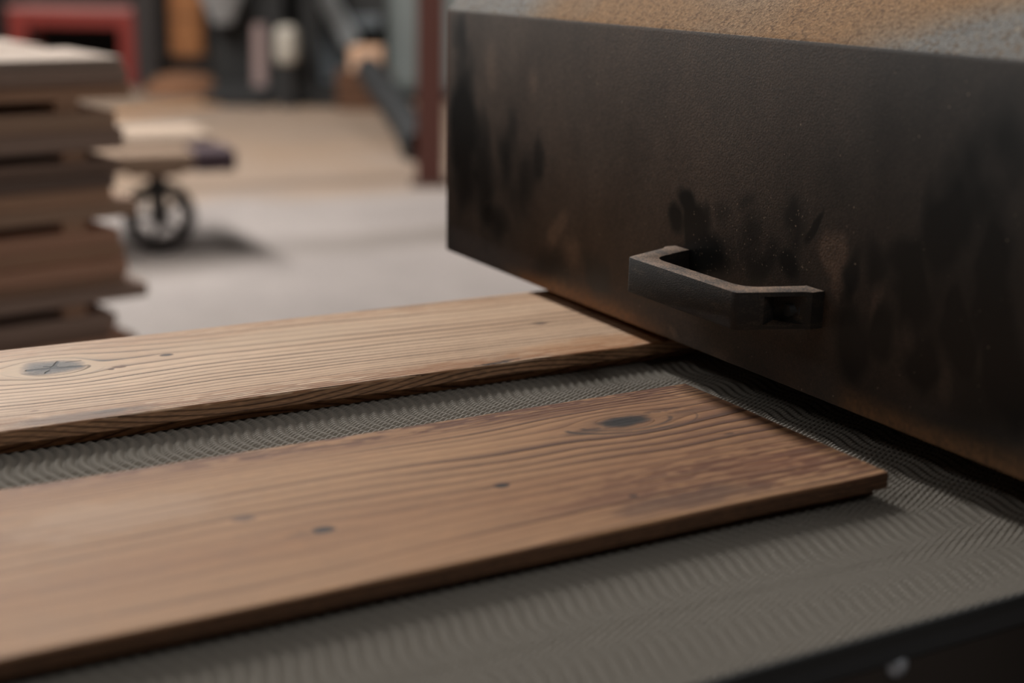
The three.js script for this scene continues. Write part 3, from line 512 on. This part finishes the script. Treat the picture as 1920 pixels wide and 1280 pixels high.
// ================================================================= far machines and clutter
// a frame facing the camera at the floor point under a pixel; units: pixel columns and rows turned to metres there
function stand(px, py) { const p = onLevel(px, py, 0), d = depthOf(p); return { p, d, k: d / FPX, X: (x) => (x - px) * d / FPX, Y: (y) => Math.max(0, EYE.y + atDepth(px, y, d).y - EYE.y) }; }
const TURN = -YAW;
{ // red workbench
  const s = stand(150, 158), o = thing('red_workbench', 'red steel workbench with pale top behind the timber stack', 'workbench', [s.p.x, 0, s.p.z], TURN);
  const red = std([122, 36, 26], 0.6), x0 = s.X(24), x1 = s.X(262), yt = s.Y(16), dp = 0.7;
  obj('bench_top', box(x1 - x0 - 0.04, 0.035, dp, (x0 + x1) / 2 - 0.02, yt + 0.0, -dp / 2 + 0.03, 0.006), std([178, 124, 118], 0.7), o);
  obj('apron', box(x1 - x0 - 0.1, 0.13, 0.04, (x0 + x1) / 2, yt - 0.085, 0.0, 0.006), red, o);
  for (const x of [x0 + 0.08, x1 - 0.08]) for (const z of [0, -dp + 0.08]) obj('leg', box(0.15, yt - 0.0175, 0.06, x, (yt - 0.0175) / 2, z, 0.008), red, o);
  obj('shelf', box(x1 - x0 - 0.3, 0.03, dp - 0.1, (x0 + x1) / 2, 0.18, -dp / 2 + 0.04, 0.004), std([40, 34, 32], 0.8), o);
  obj('back_sheet', box(x1 - x0 - 0.2, yt - 0.1, 0.02, (x0 + x1) / 2, yt / 2 + 0.02, -dp + 0.12, 0.004), std([34, 32, 30], 0.8), o);
}
{ // dark post beside the bench
  const s = stand(281, 164), o = thing('dark_post', 'dark brown square post between the red workbench and the cardboard drum', 'post', [s.p.x, 0, s.p.z], TURN);
  obj('shaft', box(0.19, CEIL - 0.012, 0.16, 0, (CEIL + 0.012) / 2, 0, 0.01), std([44, 38, 36], 0.8), o); obj('base_plate', box(0.26, 0.012, 0.24, 0, 0.006, 0), std([50, 44, 42], 0.8), o);
}
{ // drum on a dark trolley
  const s = stand(350, 150), o = thing('low_trolley', 'low black trolley carrying the orange brown drum', 'trolley', [s.p.x, 0, s.p.z], TURN);
  const w = 0.62, yd = s.Y(104);
  obj('platform', box(w, 0.06, 0.5, 0.05, yd - 0.03, -0.1, 0.01), std([34, 30, 28], 0.8), o);
  obj('skirt', box(w - 0.04, yd - 0.13, 0.44, 0.05, (yd - 0.13) / 2 + 0.07, -0.1, 0.01), std([40, 32, 28], 0.8), o);
  for (const x of [-0.2, 0.28]) for (const z of [0.08, -0.28]) obj('wheel', new THREE.CylinderGeometry(0.05, 0.05, 0.03, 18).rotateZ(Math.PI / 2).translate(x, 0.05, z), blackMatt, o);
  const q = thing('fibre_drum', 'orange brown fibre drum standing on the black trolley', 'drum', [s.p.x, yd, s.p.z], TURN);
  const pr = [[0, 0], [0.16, 0], [0.165, 0.01], [0.165, 0.02], [0.158, 0.03], [0.158, 0.66], [0.166, 0.67], [0.166, 0.7], [0.15, 0.71], [0, 0.71]].map(([a, b]) => new THREE.Vector2(a, b));
  obj('drum_body', new THREE.LatheGeometry(pr, 32).translate(0, 0, -0.08), std([196, 132, 84], 0.75), q);
  obj('hoop', new THREE.TorusGeometry(0.16, 0.008, 8, 32).rotateX(Math.PI / 2).translate(0, 0.35, -0.08), std([120, 84, 60], 0.6), q);
}
{ // planing machine: dark body, pale hopper, legs
  const s = stand(470, 193), o = thing('planing_machine', 'black planing machine with pale grey hopper and pinkish grey leg', 'machine', [s.p.x, 0, s.p.z], TURN);
  const dk = std([24, 23, 22], 0.8);
  obj('body', box(0.62, 1.3, 0.9, s.X(468), 0.75, -0.6, 0.02), dk, o);
  obj('foot', box(1.02, 0.14, 0.32, s.X(520), 0.07, 0.0, 0.03), dk, o); obj('foot', box(0.5, 0.1, 0.3, s.X(452), 0.05, 0.16, 0.03), dk, o);
  const hp = new THREE.CylinderGeometry(0.24, 0.1, 0.24, 4, 1).rotateY(Math.PI / 4).scale(1, 1, 0.7); obj('hopper', hp.translate(s.X(424), s.Y(14), 0.0), std([150, 152, 154], 0.5), o);
  obj('leg', cyl(0.06, 0.075, s.Y(38) - 0.12, s.X(493), (s.Y(38) - 0.12) / 2 + 0.1, 0.02), std([136, 116, 112], 0.6), o).userData.label = 'pinkish grey round leg';
  obj('column', box(0.13, 1.5, 0.2, s.X(521), 0.75, 0.0, 0.01), dk, o); obj('column', box(0.11, 1.5, 0.2, s.X(586), 0.75, 0.0, 0.01), dk, o);
  obj('cross_beam', box(1.0, 0.2, 0.25, s.X(500), 1.2, 0.02, 0.01), dk, o);
  const b = thing('white_tank', 'small off-white rounded tank on a dark stand before the planing machine', 'tank', [s.p.x, 0, s.p.z], TURN);
  const yb = s.Y(112), pr = [[0, 0], [0.06, 0], [0.085, 0.02], [0.09, 0.06], [0.09, 0.22], [0.075, 0.27], [0.04, 0.29], [0, 0.29]].map(([a, c]) => new THREE.Vector2(a, c));
  obj('tank_body', new THREE.LatheGeometry(pr, 28).translate(s.X(551), yb, 0.3), std([166, 158, 146], 0.6), b);
  obj('stand', box(0.1, yb, 0.1, s.X(551), yb / 2, 0.3, 0.006), std([30, 28, 27], 0.8), b);
}
{ // sawdust heap
  const s = stand(345, 177), g = new THREE.SphereGeometry(1, 48, 16, 0, Math.PI * 2, 0, Math.PI / 2).scale(0.34, 0.17, 0.26), p = g.attributes.position;
  for (let i = 0; i < p.count; i++) { const n = 0.8 + 0.45 * fbm(p.getX(i) * 4 + 9, p.getZ(i) * 4 + 3, 3, 2); if (p.getY(i) > 0.003) p.setY(i, p.getY(i) * n); } g.computeVertexNormals();
  const m = obj('sawdust_heap', g, std([116, 80, 56], 0.95)); m.position.copy(s.p); tag(m, 'heap of orange brown sawdust on the floor before the black trolley', 'sawdust');
}
{ // grey chute and duct
  const s = stand(632, 176), o = thing('dust_collector', 'blue grey dust collector with slanting chute beside the planing machine', 'dust collector', [s.p.x, 0, s.p.z], TURN);
  const gr = std([134, 140, 144], 0.5), w = (x0, y0, x1, y1, wd) => { const dx = s.X(x1) - s.X(x0), dy = s.Y(y1) - s.Y(y0), l = Math.hypot(dx, dy); return box(wd, l, wd, 0, 0, 0, 0.01).rotateZ(Math.atan2(-dx, dy)).translate((s.X(x0) + s.X(x1)) / 2, (s.Y(y0) + s.Y(y1)) / 2, 0.1); };
  obj('chute', w(598, -40, 664, 78, 0.15), std([214, 220, 222], 0.45), o);
  obj('duct', box(0.24, s.Y(60), 0.24, s.X(626), s.Y(60) / 2 + 0.09, -0.06, 0.02), std([120, 128, 134], 0.5), o);
  obj('base', box(0.3, 0.1, 0.3, s.X(626), 0.05, -0.06, 0.01), blackMatt, o);
  obj('cabinet', box(0.42, 1.5, 0.3, s.X(690), 0.75, -0.5, 0.02), std([44, 42, 40], 0.7), o); obj('bracket', box(0.45, 0.1, 0.3, s.X(660), 0.6, -0.25, 0.01), gr, o);
}
{ // crate with pale block
  const s = stand(684, 203), o = thing('wooden_crate', 'dark brown wooden crate beside the blue grey dust collector', 'crate', [s.p.x, 0, s.p.z], TURN), h = s.Y(134);
  const wd = std([88, 58, 38], 0.85);
  for (let q = 0; q < 3; q++) obj('slat', box(0.4, h / 3 - 0.012, 0.018, 0, h / 6 + q * h / 3, 0.16, 0.003), wd, o), obj('slat', box(0.4, h / 3 - 0.012, 0.018, 0, h / 6 + q * h / 3, -0.16, 0.003), wd, o), obj('slat', box(0.018, h / 3 - 0.012, 0.3, 0.19, h / 6 + q * h / 3, 0, 0.003), wd, o), obj('slat', box(0.018, h / 3 - 0.012, 0.3, -0.19, h / 6 + q * h / 3, 0, 0.003), wd, o);
  obj('lid', box(0.41, 0.016, 0.35, 0, h, 0, 0.003), wd, o); obj('bottom', box(0.38, 0.016, 0.3, 0, 0.012, 0, 0.003), wd, o);
  const m = obj('wood_block', box(0.25, 0.19, 0.2, 0, 0.095, 0, 0.012), std([206, 166, 136], 0.8)); m.position.set(s.p.x + 0.02, h + 0.008, s.p.z); m.rotation.y = TURN; tag(m, 'pale pinkish wood block on top of the dark brown crate', 'wood block');
}
{ // long board left lying on the floor behind the cart
  const a = onLevel(250, 214, 0), b = onLevel(400, 198, 0), c = a.clone().lerp(b, 0.5), d = b.clone().sub(a);
  const m = obj('floor_board', box(d.length() + 0.4, 0.02, 0.16, 0, 0.01, 0, 0.003), std([176, 132, 92], 0.85)); m.position.copy(c); m.rotation.y = Math.atan2(-d.z, d.x); tag(m, 'long thin tan board lying flat on the floor beyond the cart', 'board');
}
renderer.render(scene, camera);
